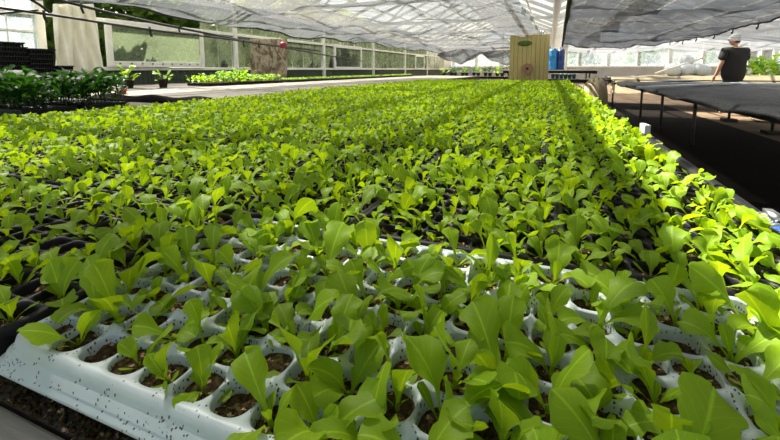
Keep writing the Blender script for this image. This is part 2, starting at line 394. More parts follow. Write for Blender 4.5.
def place_tray(t, x, y, label, group, key, cells_on=True):
    me, so, cen = TYPES[t]
    o = link(me.name, me, None, (x, y, ZT)); tag(o, label, 'seed tray', group)
    link('potting_soil', so, o)
    nx = {'white': 21, 'black_wide': 16}.get(t, 8)
    for k, (cx, cy) in enumerate(cen): cells.append((x+cx, y+cy, ZT-.011, key, k % nx, k//nx))
    return o
WX0, WY0 = -.415, .171
place_tray('white', WX0, WY0, 'white plastic cell tray with soil crumbs at the front corner of the lettuce bench', None, 'white tray')
for i in range(3):
    place_tray('black_wide', WX0-.554-.552*i, WY0+.002, 'black plastic cell tray beside the white tray, %s to its left' % ORD[i], 'black trays left of the white tray', 'black tray '+ORD[i]+' left of white tray')
ncol = 9; nrow = 13
for j in range(nrow):
    for i in range(ncol):
        x = .30-.2785*(i+1)-.0075*((j*3) % 4)*(j > 0); y = WY0+.312+.552*j
        place_tray('black_long', x, y+random.uniform(-.003, .003), 'black plastic cell tray, %s row behind the white tray, %s from the right edge' % (ORD[j], ORD[i]), 'black cell trays of the lettuce bed', 'r%dc%d' % (j, i))

# ------------------------------------------------------------------ lettuce seedlings
def leaf_geo(L, W, pet, az, phi0, bend, cup, wav, twist, ph, nt, nv, off=(0, 0, 0)):
    t = 1-(1-np.linspace(0, 1, nt+1))**1.45; v = np.linspace(-1, 1, nv+1)
    phi = phi0+bend*t**1.5                         # angle from vertical
    ds = L*np.diff(t); cxs = np.concatenate([[0], np.cumsum(np.sin(phi[:-1])*ds)]); czs = np.concatenate([[0], np.cumsum(np.cos(phi[:-1])*ds)])
    s = np.clip((t-pet)/(1-pet), 0, 1)
    w = W/2*np.clip(1.22*np.power(s, .88)*np.sqrt(np.clip(1-s**4.0, 0, 1)), 0, None)
    w = np.maximum(w, W*.055*(1-s**8)); w[-1] = W*.04
    w = w*(1+.10*np.sin(t*21+ph)*(s > .1)*(nt > 6)+.05*np.sin(t*49+ph*3)*(s > .2)*(nt > 8))
    T, Vv = np.meshgrid(t, v, indexing='ij')
    tw = twist*T; wv = w[:, None]*Vv
    side = wv*np.cos(tw); nrm = wv*np.sin(tw)+cup*w[:, None]*Vv**2+wav*W*np.sin(T*9+ph+Vv*1.3)*np.abs(Vv)**1.5*np.clip(s[:, None]*2, 0, 1)
    nx = -np.cos(phi)[:, None]; nz = np.sin(phi)[:, None]
    X = cxs[:, None]+nrm*nx; Z = czs[:, None]+nrm*nz; Y = side
    c, sn = math.cos(az), math.sin(az)
    P = np.stack([X*c-Y*sn+off[0], X*sn+Y*c+off[1], Z+off[2]], -1).reshape(-1, 3)
    idx = np.arange((nt+1)*(nv+1)).reshape(nt+1, nv+1)
    F = np.stack([idx[:-1, :-1], idx[1:, :-1], idx[1:, 1:], idx[:-1, 1:]], -1).reshape(-1, 4)
    uv = np.stack([Vv*.5+.5, T], -1).reshape(-1, 2)
    return P, F, uv
def variant_specs(n, seed, tall=1.):
    r = np.random.default_rng(seed); out = []
    for k in range(n):
        sp = []; az = r.uniform(0, 2*PI)
        nl = r.integers(2, 4)
        for q in range(nl):                        # true leaves
            L = r.uniform(.036, .056)*tall*(1-.15*q); az += 2.4+r.normal(0, .35)
            sp.append(dict(L=L, W=L*r.uniform(.50, .72), pet=r.uniform(.14, .32), az=az, phi0=r.uniform(.15, .75), bend=r.uniform(.3, 1.7), cup=r.uniform(-.15, .4), wav=r.uniform(.07, .16), twist=r.normal(0, .5), ph=r.uniform(0, 6)))
        for q in range(2):                         # seed leaves
            L = r.uniform(.018, .027)
            sp.append(dict(L=L, W=L*.62, pet=.34, az=az+1.2+q*PI+r.normal(0, .2), phi0=r.uniform(.7, 1.1), bend=r.uniform(.1, .7), cup=.1, wav=.02, twist=0, ph=r.uniform(0, 6)))
        if r.random() < .7:                        # young centre leaf
            L = r.uniform(.014, .026); sp.append(dict(L=L, W=L*.5, pet=.2, az=r.uniform(0, 6), phi0=.1, bend=.4, cup=.5, wav=.03, twist=0, ph=0))
        out.append(sp)
    return out
NVAR = 16
SPECS = variant_specs(NVAR, 11)
def joined(spec, nt, nv, small=3):
    Vs, Fs, Us, n = [], [], [], 0
    for s in spec:
        a, b = (nt, nv) if s['L'] > .03 else (max(small, nt//2), max(2, nv//2*2-2) if nv > 2 else nv)
        P, F, U = leaf_geo(nt=a, nv=b, **s); Vs.append(P); Fs.append(F+n); Us.append(U); n += len(P)
    return np.concatenate(Vs), np.concatenate(Fs), np.concatenate(Us)
LEAFM = [[mesh_np('leaf', *leaf_geo(nt=(14 if s['L'] > .03 else 8), nv=8 if s['L'] > .03 else 4, **s)[:2], M['lettuce'], leaf_geo(nt=(14 if s['L'] > .03 else 8), nv=8 if s['L'] > .03 else 4, **s)[2]) for s in sp] for sp in SPECS]
WHOLE = [];
for sp in SPECS:
    V, F, U = joined(sp, 9, 4); WHOLE.append(mesh_np('lettuce_seedling', V, F, M['lettuce'], U))
LOD = [[joined(sp, 6, 2) for sp in SPECS], [joined(sp[:3]+sp[3:4], 4, 2, 2) for sp in SPECS]]
stem_mb = MB().tube([(0, 0, -.004), (.0004, 0, .003), (0, .0004, .007)], [.0016, .0014, .001], 6)
stem_me = bpy.data.meshes.new('stem'); stem_me.from_pydata(stem_mb.v, [], stem_mb.f); stem_me.materials.append(M['lettuce'])
plants = []
for (x, y, z, key, ci, ri) in cells:
    d = math.hypot(x, y)
    keep = .9 if not (key == 'white tray' and ri == 0) else .8
    if key == 'white tray' and (ci, ri) in ((6, 0), (0, 0)): continue
    if random.random() > keep: continue
    if d < .17: continue
    hx = .5*math.sin(x*2.3+1)*math.cos(y*1.7)
    s = random.uniform(.78, 1.22)*(1.06+.12*hx)
    if key == 'white tray' and ri == 0 and ci < 8: s *= .78
    if key.startswith('white') or key.startswith('short'): s *= 1.06
    if not key.startswith('white') and not key.startswith('short'): s *= (.98 if y > 1.05 else .8) if x > .22 else (.86 if y > .6 or x < -.5 else .92)
    if y > 3: s *= 1.12
    if random.random() < .06: s *= .6
    plants.append((x+random.gauss(0, .002), y+random.gauss(0, .002), z, key, ci, ri, random.randrange(NVAR), random.uniform(0, 2*PI), s, random.gauss(0, .16), random.gauss(0, .16)))
vis = []
for k, p in enumerate(plants):
    q = project((p[0], p[1], p[2]+.03))
    if q and -25 < q[0] < 805 and 60 < q[1] < 475: vis.append((q[2]/p[8], k))
vis.sort(); near = {k: r_ for r_, (_, k) in enumerate(vis[:300])}
SIZE = lambda s: 'tall broad-leaved' if s > 1.15 else ('medium' if s > .9 else 'small')
rest = []
for k, p in enumerate(plants):
    if k not in near: rest.append(p); continue
    x, y, z, key, ci, ri, va, rz, s, tx, ty = p
    if key == 'white tray': lab = '%s lettuce seedling in the white tray, %s row from front, %s cell from left' % (SIZE(s), ORD[ri], ORD[ci])
    elif key == 'short white tray': lab = '%s lettuce seedling in the short white tray, %s row, %s cell' % (SIZE(s), ORD[ri], ORD[ci])
    elif key.startswith('black tray'):
        w = key.split()[2]; lab = '%s lettuce seedling, %s black tray left of white tray, row %s, cell %s' % (SIZE(s).split()[0], w, ORD[ri], ORD[15-ci])
    else:
        r_, c_ = int(key[1:key.index('c')]), int(key[key.index('c')+1:])
        lab = '%s lettuce seedling, black tray %s from right, tray row %s, plant row %s, cell %s' % (SIZE(s).split()[0], ORD[c_], ('one', 'two', 'three', 'four')[r_], ORD[ri], ORD[7-ci])
    grp = 'lettuce seedlings in the white trays' if 'white tray' in key and not key.startswith('black') else 'lettuce seedlings in the black trays'
    if near[k] < 170:
        e = empty('lettuce_seedling', (x, y, z), 0, lab, 'seedling', grp); e.rotation_euler = (tx, ty, rz); e.scale = (s,)*3
        for me in LEAFM[va]: link('leaf', me, e)
        link('stem', stem_me, e)
    else:
        o = link('lettuce_seedling', WHOLE[va], None, (x, y, z), (tx, ty, rz)); o.scale = (s,)*3; tag(o, lab, 'seedling', grp)
# everything further off: thousands of seedlings as one stuff object
Vs, Fs, Us, n = [], [], [], 0
for (x, y, z, key, ci, ri, va, rz, s, tx, ty) in rest:
    V, F, U = LOD[0 if y < 2.6 else 1][va]
    R = np.array(Matrix.Rotation(rz, 3, 'Z') @ Matrix.Rotation(ty, 3, 'Y') @ Matrix.Rotation(tx, 3, 'X'))*s
    Vs.append(V@R.T+np.array((x, y, z))); Fs.append(F+n); Us.append(U); n += len(V)
o = link('lettuce_seedlings', mesh_np('lettuce_seedlings', np.concatenate(Vs), np.concatenate(Fs), M['lettuce'], np.concatenate(Us)))
tag(o, 'dense bed of bright green lettuce seedlings filling the black trays far back', 'seedlings', None, 'stuff')

# ------------------------------------------------------------------ lettuce bench
def bench(label, x0, x1, y0, y1, zt, top_mat, leg_xs, leg_ys, rail=.09, foot=False, th=.028, leg_r=.022, round_leg=True):
    e = empty('greenhouse_bench', ((x0+x1)/2, (y0+y1)/2, 0), 0, label, 'bench')
    ox, oy = (x0+x1)/2, (y0+y1)/2
    MB().box((x0-ox, y0-oy, zt-th), (x1-ox, y1-oy, zt)).build('bench_top', top_mat, e, bevel=.004)
    f = MB()
    for x in (x0+.02, x1-.05): f.box((x-ox, y0-oy+.01, zt-th-rail), (x-ox+.035, y1-oy-.01, zt-th))
    for y in leg_ys: f.box((x0-ox+.03, y-oy-.02, zt-th-rail*.8), (x1-ox-.03, y-oy+.02, zt-th-.001))
    if y0 == .166: f.box((x0-ox, -.02-oy, .66), (x0-ox+2.2, y0-oy, .714))
    f.build('frame', M['bench_dark'], e)
    for y in leg_ys:
        for x in leg_xs:
            l = MB().tube([(x-ox, y-oy, .0), (x-ox, y-oy, zt-th-.01)], leg_r, 10).build('leg', M['dull_steel'], e, True)
            if foot: MB().box((x-ox-.09, y-oy-.09, .0), (x-ox+.09, y-oy+.09, .07), ).build('foot_block', M['bench_dark'], l, bevel=.008)
    return e
lb = bench('long bench carrying the bed of lettuce trays', -2.27, .305, .166, 7.72, ZT-.046, M['bench_dark'], (-2.1, -1, .15), [.5+1.75*k for k in range(5)])
pl = MB().box((-2.27, -.02, .715), (.0, .163, .752)).build('timber_plank', M['timber'], bevel=.003)
tag(pl, 'weathered grey timber plank along the front edge of the lettuce bench', 'plank')
# crumbs of soil on the bench edge under the tray
V, F = [], []
for k in range(1800):
    x = random.uniform(-.5, .05); y = random.uniform(.164, .190); r = random.choice((.0008, .0012, .002, .003))
    z = .7535+r*.4; b = len(V)
    for d in ((1, 0, 0), (0, 1, 0), (-1, 0, 0), (0, -1, 0), (0, 0, .8), (0, 0, -.6)): V.append((x+d[0]*r*random.uniform(.6, 1.3), y+d[1]*r*random.uniform(.6, 1.3), z+d[2]*r))
    for a in range(4): F.append((b+a, b+(a+1) % 4, b+4)); F.append((b+(a+1) % 4, b+a, b+5))
o = link('soil_crumbs', mesh_np('soil_crumbs', np.array(V), np.array(F), M['soil'])); tag(o, 'spilled brown soil crumbs on the bench edge under the white tray', 'soil', None, 'stuff')
# pipe and blue hose along the right edge
e = empty('water_hose', (.325, .7, .77), 0, 'blue water hose clamped to a black pipe along the right bench edge', 'hose')
MB().tube([(0, y, .004*math.sin(y*3)) for y in np.linspace(.045, 1.05, 20)], .018, 12).build('black_pipe', M['black_tray'], e, True)
MB().tube([(0, y, -.012*max(0, -y-.05)) for y in np.linspace(.07, -.62, 14)], .0215, 16).build('blue_hose', M['blue'], e, True)
cl = MB()
for k in range(6): cl.lathe([(.0232, -.003), (.0245, -.0015), (.0245, .0015), (.0232, .003)], (0, 0, 0), 20)
co_ = MB()
for k in range(7):
    y = .045+k*.0085
    co_.tube([(0, y-.0036, 0), (0, y-.0018, 0), (0, y+.0018, 0), (0, y+.0036, 0)], [.021, .0245, .0245, .021], 20)
co_.box((-.006, .05, .022), (.006, .085, .034))
co_.build('hose_clamp', M['steel'], e, True)
fb = MB().box((-.010, -.03, 0), (.010, .03, .05)).build('foam_block', M['white_plastic'], bevel=.004)
fb.location = (.335, 1.72, ZT-.03); fb.rotation_euler = (0, 0, .1); tag(fb, 'small white foam block on the right edge of the lettuce bench', 'block')
MB().box((.305, 1.6, .735), (.37, 1.85, .77)).build('bench_bracket', M['bench_dark'], lb).location = (-lb.location.x, -lb.location.y, 0)

# ------------------------------------------------------------------ left benches
b1 = bench('dark bench left of the lettuce bed carrying the grey board', -4.45, -2.45, .2, 15.5, .75, M['bench_dark'], (-4.3, -2.6), [.6+2.4*k for k in range(7)])
b2 = bench('narrow bench along the left greenhouse wall', -6.85, -4.95, .2, 16.5, .75, M['bench_dark'], (-6.7, -5.1), [.6+2.6*k for k in range(7)])
gb = MB().box((-4.44, 2.5, .751), (-2.46, 15.4, .775)).build('grey_board', M['grey_board'], bevel=.003)
tag(gb, 'long grey weathered board laid on the bench left of the lettuce bed', 'board')
sh = grid_mesh('black_cloth', lambda u, v: (-2.44-u*1.35, 2.34+v*.15, .752+.045*math.sin(PI*v)*(1+.2*math.sin(u*17))), 40, 8, M['mat'], thick=.004)
tag(sh, 'black rolled cloth lying across the near end of the grey board', 'cloth')
# tall dark starts in deep black trays
deep = []
for cidx in range(3):
    x0 = -2.5-.58*(cidx+1)
    for r_ in range(2):
        y0 = 1.25+.30*r_
        m = MB()
        for i in range(8):
            for j in range(4):
                cx, cy = .035+i*.066, .035+j*.066
                m.lathe([(.019, 0), (.027, .055), (.030, .058), (.026, .056), (.024, .048)], (cx, cy, 0), 10)
        m.box((.0, .0, .040), (.53, .27, .056)); m.box((.004, .004, .0), (.526, .266, .04))
        t = m.build('deep_cell_tray', M['black_tray'], None, loc=(x0, y0, .754))
        tag(t, 'deep black cell tray of tall dark starts, %s from the grey board, %s row' % (ORD[cidx], ('near', 'far')[r_]), 'seed tray', 'deep trays of dark starts')
        deep.append((x0, y0))
def bush_mesh(name, h, n, lw, ll, spread, seed, mat, stems=3, low=.15, dome=False):
    r = np.random.default_rng(seed); Vs, Fs, Us, k0 = [], [], [], 0
    for k in range(n):
        f = r.uniform(low, 1)**.8; az = r.uniform(0, 2*PI); rad = spread*r.uniform(.1, 1)*((1-f*.5) if not dome else math.sqrt(max(.05, 1-(2*f-1)**2)))
        P, F, U = leaf_geo(L=ll*r.uniform(.6, 1.2), W=lw*r.uniform(.7, 1.2), pet=.2, az=az+r.normal(0, .5), phi0=r.uniform(.5, 1.2), bend=r.uniform(.2, 1.2), cup=.1, wav=.03, twist=r.normal(0, .4), ph=r.uniform(0, 6), nt=4, nv=2, off=(rad*math.cos(az), rad*math.sin(az), h*f-ll*.3))
        Vs.append(P); Fs.append(F+k0); Us.append(U); k0 += len(P)
    return mesh_np(name, np.concatenate(Vs), np.concatenate(Fs), mat, np.concatenate(Us))
start_f = [bush_mesh('foliage', .18, 26, .046, .066, .06, s, M['dark_leaf']) for s in range(5)]
st_mb = MB().tube([(0, 0, 0), (.003, .002, .06), (0, 0, .15)], [.003, .0025, .0015], 6); st_me = bpy.data.meshes.new('stem'); st_me.from_pydata(st_mb.v, [], st_mb.f); st_me.materials.append(M['dark_leaf'])
for (x0, y0) in deep:
    for i in range(8):
        for j in range(4):
            if (i+j) % 2 and j: continue
            e = empty('potted_start', (x0+.035+i*.066, y0+.035+j*.066, .80), random.uniform(0, 6), 'tall dark green leafy start in the deep black trays at far left', 'seedling', 'dark green starts on the left bench')
            s = random.uniform(.8, 1.2); e.scale = (s, s, s*(1.05 if x0 > -3.4 else .95))
            link('foliage', random.choice(start_f), e); link('stem', st_me, e)
# small bright seedlings on wall bench and grey bench
br = [bush_mesh('bright_seedling', .07, 12, .035, .05, .045, 40+s, M['bright_leaf'], low=.05) for s in range(4)]
def flat_tray(x, y, w, d, label, group='flat trays of small greens'):
    m = MB(); m.box((0, 0, 0), (w, d, .04)); m.box((-.008, -.008, .036), (w+.008, d+.008, .043))
    t = m.build('flat_tray', M['black_tray'], None, loc=(x, y, .752), bevel=.004); s_ = MB().box((.01, .01, .0431), (w-.01, d-.01, .047)).build('potting_soil', M['soil'], t)
    return tag(t, label, 'seed tray', group)
for k, (x, y) in enumerate([(-5.55, 5.0), (-5.6, 5.65), (-5.55, 6.3)]):
    flat_tray(x, y, .5, .6, 'black flat tray of bright small greens before the big window, %s from the left' % ORD[k])
    for i in range(4):
        for j in range(4):
            o = link('bright_seedling', random.choice(br), None, (x+.06+i*.125, y+.08+j*.145, .797), (0, 0, random.uniform(0, 6)))
            s = random.uniform(1.4, 2.3)*(1.25 if k == 1 else .9); o.scale = (s,)*3
            tag(o, 'bright green small seedling in the flat trays before the big window', 'seedling', 'bright seedlings by the big window')
for k, (x, y, n) in enumerate([(-5.4, 7.2, 3), (-5.4, 9.2, 6), (-5.4, 13.0, 4)]):
    flat_tray(x, y, .38, .5*n+.3, 'long black tray strip of low greens behind the grey board, %s along' % ORD[k])
    V, F, U = [], [], []; nn = 0
    for q in range(70*n):
        me = LOD[0][random.randrange(NVAR)]; a = random.uniform(0, 6); R = np.array(Matrix.Rotation(a, 3, 'Z'))*1.1
        V.append(me[0]@R.T+np.array((x+random.uniform(.03, .35), y+random.uniform(.05, .5*n+.2), .797))); F.append(me[1]+nn); U.append(me[2]); nn += len(me[0])
    o = link('low_greens', mesh_np('low_greens', np.concatenate(V), np.concatenate(F), M['bright_leaf'], np.concatenate(U)))
    tag(o, 'low bright greens filling the %s long tray strip on the grey bench' % ORD[k], 'seedlings', None, 'stuff')
# orange pot and grey pot beside the starts
def pot(x, y, z, r, h, mat, label, name='plant_pot', fol=None, fs=1, group=None):
    e = empty(name, (x, y, z), 0, label, 'plant pot', group)
    MB().lathe([(r*.7, 0), (r*.95, h*.85), (r*1.05, h*.85), (r*1.05, h), (r*.9, h), (r*.86, h*.8)], (0, 0, 0), 16).build('pot', mat, e, True)
    if fol: f = link('foliage', fol, e, (0, 0, h*.7)); f.scale = (fs,)*3
    return e
pot(at(122, 96, z=.752).x, at(122, 96, z=.752).y, .752, .05, .085, M['orange'], 'small orange plant pot behind the tall dark starts', fol=start_f[1], fs=.8)
pot(-5.3, 4.35, .752, .07, .13, M['bench_dark'], 'smaller dark plant pot with yellowish leaves right below the big window', fol=br[0], fs=2.6)
pot(-5.7, 4.1, .752, .09, .12, M['bench_dark'], 'dark plant pot with pale leaves below the big window', fol=br[2], fs=3.2)
# stacks of empty trays
def stack_tray(w, d):
    m = MB(); m.box((0, 0, .050), (w, d, .055)); m.box((0, 0, .040), (.006, d, .055)); m.box((w-.006, 0, .04), (w, d, .055)); m.box((0, 0, .04), (w, .006, .055)); m.box((0, d-.006, .04), (w, d, .055))
    for i in range(int(w/.05)):
        for j in (0, 1, 2, 3): m.lathe([(.014, 0), (.02, .05)], (.03+i*.05, .03+j*(d-.06)/3, 0), 8)
    me = bpy.data.meshes.new('empty_cell_tray'); me.from_pydata(m.v, [], m.f); me.materials.append(M['black_tray']); return me
stm = stack_tray(.56, .30)
zb = .752
for si, (u0, u1, ytop, nm) in enumerate([(-8, 23, 41.5, 'tall left stack'), (25, 50, 48.5, 'middle stack'), (52, 68, 65.5, 'low right stack')]):
    p0 = at(u0, 80, x=-5.9); p1 = at(u1, 80, x=-5.9); dpt = math.hypot(*at((u0+u1)/2, 80, x=-5.9)[:2])
    pt = at((u0+u1)/2, ytop, x=-5.75)
    hgt = pt.z-zb; nn = max(3, int(hgt/.052)); c = (p0+p1)/2
    wd = (p1-p0).length
    for k in range(nn):
        o = link('empty_cell_tray', stm, None, (c.x-.15+random.uniform(-.015, .015)+.0, c.y+random.uniform(-.012, .012), zb+k*hgt/nn), (0, 0, PI/2))
        o.location.y -= wd/2; o.location.x += .3; o.scale = (wd/.56, 1, hgt/nn/.056)
        tag(o, 'empty black cell tray in the %s by left wall, %s' % (nm, 'lowest' if k == 0 else ('topmost' if k == nn-1 else ORD[min(k, 15)]+' from bottom')), 'seed tray', 'stacks of empty black trays')

# ------------------------------------------------------------------ left wall
WX = -7.0
ys = [-0.32, 3.75, 7.73, 11.8, 15.87, 19.94, 24.0, 28.1]
wl = MB(); 
for y in ys: wl.box((WX-.06, y-.055, 0), (WX+.05, y+.055, 2.5))
wl.box((WX-.04, -.3, 1.80), (WX+.035, 30.9, 1.865)); wl.box((WX-.04, -.3, 1.0), (WX+.04, 30.9, 1.06)); wl.box((WX-.05, -4, 2.38), (WX+.05, 31, 2.5))
wl.build('trim_1', M['white_paint'], kind='structure', bevel=.006)
V = []; F = []
yy = np.arange(-4, 31, .045)
for k, y in enumerate(yy):
    dx = .018 if k % 2 else -.018
    V += [(WX-.02+dx, y, 0), (WX-.02+dx, y, 1.0)]
idx = np.arange(len(yy)-1)*2
F = np.stack([idx, idx+2, idx+3, idx+1], -1)
o = link('wall_left', mesh_np('wall_left', np.array(V), F, M['green_panel'], smooth=False)); o['kind'] = 'structure'
for k in range(len(ys)-1):
    g_ = M['glass_clear'] if k == 0 else M['glass_green']
    y0, y1 = ys[k]+.055, ys[k+1]-.055
    if k == 1: y0 = 6.72
    w = MB().box((WX-.006, y0, 1.06), (WX, y1, 2.38)).build('window_%d' % (k+1), g_, kind='structure')
    m = MB(); nb = 12 if k == 0 else (2 if k == 1 else 7)
    for i in range(1, nb): y = y0+(y1-y0)*i/nb; m.box((WX-.012, y-.007, 1.06), (WX+.008, y+.007, 2.38))
    if k == 0: m.box((WX-.012, y0, 1.55), (WX+.012, y1, 1.58))
    m.build('window_bars', M['grey_paint'] if k else M['white_paint'], w)
# big framed dusty window that leans out a little
def framed(idx, y0, y1, z0, z1, fw, mat, glass, xo=.06, studs=False):
    e = empty('window_%d' % idx, (WX+xo, (y0+y1)/2, z0)); e['kind'] = 'structure'
    m = MB(); h = (y1-y0)/2; H = z1-z0
    m.box((-.02, -h, 0), (.03, h, fw)); m.box((-.02, -h, H-fw), (.03, h, H)); m.box((-.02, -h, fw), (.03, -h+fw, H-fw)); m.box((-.02, h-fw, fw), (.03, h, H-fw))
    f = m.build('window_frame', mat, e, bevel=.005)
    MB().box((-.004, -h+fw, fw), (.004, h-fw, H-fw)).build('pane', glass, e)
    if studs:
        for k in range(9): MB().lathe([(.018, 0), (.014, .02)], (0, 0, 0), 8).build('bolt', M['bench_dark'], f, loc=(.03, -h+.2+k*(2*h-.4)/8, fw/2))
    return e
framed(9, 4.66, 6.72, 1.06, 1.86, .10, M['white_paint'], M['glass_dusty'], studs=True)
framed(10, 12.4, 14.6, 1.0, 1.88, .11, M['white_paint'], M['glass_green'])
framed(11, 21.5, 23.2, 1.0, 1.8, .09, M['white_paint'], M['glass_green'])
# cream sheet hung at the left
def sheet(u, v):
    top = at(53+u*38, 4, x=-6.75); bot = at(53+u*53, 74, x=-6.6)
    p = top.lerp(bot, v); p.x += .05*math.sin(u*21+v*2)+.02*math.sin(u*47-v*5); return tuple(p)
cs = grid_mesh('hanging_sheet', sheet, 70, 24, M['cream'], thick=.004)
tag(cs, 'cream sheet hanging in folds over the left greenhouse wall', 'sheet')
def camo_f(u, v):
    p = at(250+u*36.5, 39+v*42, x=-6.85); p.x += .03*math.sin(u*13+v*3); return tuple(p)
cm = grid_mesh('hanging_cloth', camo_f, 40, 30, M['camo'], thick=.006)
tag(cm, 'mottled brown cloth hanging on the left greenhouse wall', 'cloth')

# ------------------------------------------------------------------ trees and pale building beyond the left wall
tf = [bush_mesh('foliage', 3.2, 4600, .2, .28, 1.5, 60+s, M['hedge'], low=.02, dome=True) for s in range(3)]
tk = MB().tube([(0, 0, -.1), (.05, .02, .9), (.0, .1, 2.2)], [.13, .1, .05], 10); tkm = bpy.data.meshes.new('trunk'); tkm.from_pydata(tk.v, [], tk.f); tkm.materials.append(M['bark'])
pos = [(-9.6+random.uniform(-.6, .3), 5.4+k*2.1+random.uniform(-.4, .4)) for k in range(12)]
for k, (x, y) in enumerate(pos):
    e = empty('tree', (x, y, -.06), random.uniform(0, 6), 'leafy dark green tree outside the left wall, %s from the cream sheet' % ORD[k], 'tree', 'trees outside the left wall')
    s = random.uniform(.95, 1.25); e.scale = (s,)*3
    link('foliage', tf[k % 3], e); link('trunk', tkm, e)
for k, (x, y) in enumerate([(-2.5, 35), (2.2, 34.5), (6.5, 36), (11, 35.5)]):
    e = empty('tree', (x, y, -.06), random.uniform(0, 6), 'leafy tree beyond the far end wall, %s from the left' % ORD[k], 'tree', 'trees beyond the end wall')
    e.scale = (.85,)*3; link('foliage', tf[k % 3], e); link('trunk', tkm, e)
e = empty('neighbouring_greenhouse', (-15, 3, 0), 0, 'pale blue and white building seen through the panes at far left', 'building')
MB().box((-2, -6, 0), (0, 5, 4.5)).build('wall', M['building'], e)
for i in range(9):
    for j in range(4): MB().box((.0, -5.7+i*1.15, .8+j*.9), (.03, -4.9+i*1.15, 1.35+j*.9)).build('window', M['dark_window'] if (i+j) % 3 else M['glass_clear'], e)

# ------------------------------------------------------------------ roof
def roof_z(x):
    for a, b in ((-7.1, .1), (.1, 7.3), (7.3, 14.5)):
        if a <= x <= b: return 2.5+1.5*(1-abs(x-(a+b)/2)/((b-a)/2))
    return 2.5
m = MB(); raf = MB(); pur = MB(); gut = MB()
for a, b in ((-7.1, .1), (.1, 7.3), (7.3, 14.5)):
    c = (a+b)/2
    for p, q, z0, z1 in ((a, c, 2.5, 4.0), (c, b, 4.0, 2.5)):
        m.add([(p, -4, z0+.05), (q, -4, z1+.05), (q, 31, z1+.05), (p, 31, z0+.05)], [(0, 1, 2, 3)])
        for y in np.arange(-3.5, 31, 1.35): raf.bar((p, y, z0), (q, y, z1), .05, .09)
        for f in (.2, .4, .6, .8): pur.bar((p+(q-p)*f, -4, z0+(z1-z0)*f-.03), (p+(q-p)*f, 31, z0+(z1-z0)*f-.03), .04, .05)
    for y in np.arange(-3.5, 31, 4.05): raf.bar((a, y, 2.5), (b, y, 2.5), .06, .08); raf.bar((c-1.6, y, 2.5), (c, y, 3.95), .04, .05); raf.bar((c+1.6, y, 2.5), (c, y, 3.95), .04, .05)
    gut.tube([(b, -4, 2.47), (b, 31, 2.47)], .09, 10)
m.build('ceiling', M['roof'], kind='structure'); raf.build('trim_2', M['white_paint'], kind='structure'); pur.build('trim_3', M['white_paint'], kind='structure'); gut.build('trim_4', M['steel'], kind='structure')

# ------------------------------------------------------------------ shade nets
def net(label, x0f, x1f, y0, y1, zf, mat, nu, nv, name='shade_net'):
    def fn(u, v):
        y = y0+(y1-y0)*v; x = x0f(y)*(1-u)+x1f(y)*u; return (x, y, zf(u, v, x, y))
    o = grid_mesh(name, fn, nu, nv, mat); tag(o, label, 'shade net'); return o, fn
def zl(u, v, x, y):
    z = 1.64+.07*abs(math.sin(y*2.0+.3*x))*(.4+.6*math.sin(PI*u))+.03*hnoise(x*2, y*1.3)+.035*math.sin(x*6+y*.8)
    z += .20*max(0, (u-.88)/.12)**2*max(0, (v-.5)/.5) - .13*max(0, v-.8)/.2*math.sin(PI*min(1, u*1.05))
    return z
nl, fl_ = net('long grey shade net sagging over the lettuce bed and grey bench', lambda y: -4.25, lambda y: -.42+.028*y, -1.5, 11.5, zl, M['net'], 90, 240)
shade_layer = grid_mesh('added_shade_layer', lambda u, v: (-4.2+u*3.75, -1.5+v*2.2, 1.78+.04*math.sin(v*20+u*3)), 30, 30, M['net'], nl)  # unseen extra net layer, added overhead to shade the foreground trays
def zr(u, v, x, y):
    return 1.60+.07*abs(math.sin(y*1.5))*math.sin(PI*u)-.10*math.sin(PI*u)*(v > .0)-.02*hnoise(x*3, y*1.1)+.02*math.sin(x*9+y)
nr, fr_ = net('dark grey shade net hung over the aisle on the right', lambda y: .06+.018*y, lambda y: 2.38+.03*math.sin(y), -1.5, 10.6, zr, M['net_dark'], 60, 180)
def zr2(u, v, x, y): return 1.63+.05*math.sin(y*1.3)-.12*math.sin(PI*u)+.02*hnoise(x*2, y)
n3, f3_ = net('grey shade net hung above the black mesh bench', lambda y: 2.5, lambda y: 5.6, 2.5, 9.3, zr2, M['net'], 50, 120)
n4, f4_ = net('pale shade net at the far end above the burlap bench', lambda y: .3, lambda y: 8.6, 12.4, 20, lambda u, v, x, y: 1.98-.20*abs(math.sin(PI*u*2.0))-.10*abs(math.sin(y*1.2)), M['net_white'], 60, 60)
edge_cord_later = (n4, f4_)
# rolled edges, cords and hooks
def edge_cord(netobj, fn, u, v0, v1, r, n, hooks, wob=.0, name='edge_cord'):
    pts = [Vector(fn(u, v))+Vector((0, 0, -.01+wob*math.sin(k*1.9))) for k, v in enumerate(np.linspace(v0, v1, n))]
    c = MB().tube(pts, r, 6).build(name, M['cord'], netobj, True)
    for q in range(hooks):
        p = pts[int((q+.5)*n/hooks)]
        MB().tube([p+Vector((0, 0, .06)), p, p+Vector((0, .01, -.05)), p+Vector((0, .035, -.065)), p+Vector((0, .05, -.045))], .008, 6).build('hook', M['cord'], c, True)
edge_cord(nr, fr_, 1.0, 0, 1, .012, 120, 16, .006)
edge_cord(nr, fr_, 0.0, 0, 1, .022, 120, 0, .012, 'rolled_edge')
edge_cord(n3, f3_, 1.0, 0, 1, .012, 80, 10)
edge_cord(nl, fl_, 0.0, 0, 1, .015, 120, 0)
edge_cord(n4, f4_, 1.0, 0, 1, .014, 60, 7)
m = MB(); pts = [Vector(fr_(u, 1)) for u in np.linspace(0, 1, 30)]; m.tube(pts, .014, 6).build('end_cord', M['cord'], nr, True)
m = MB(); pts = [Vector(fl_(u, 1)) for u in np.linspace(0, 1, 50)]; m.tube(pts, .014, 6).build('end_cord', M['cord'], nl, True)
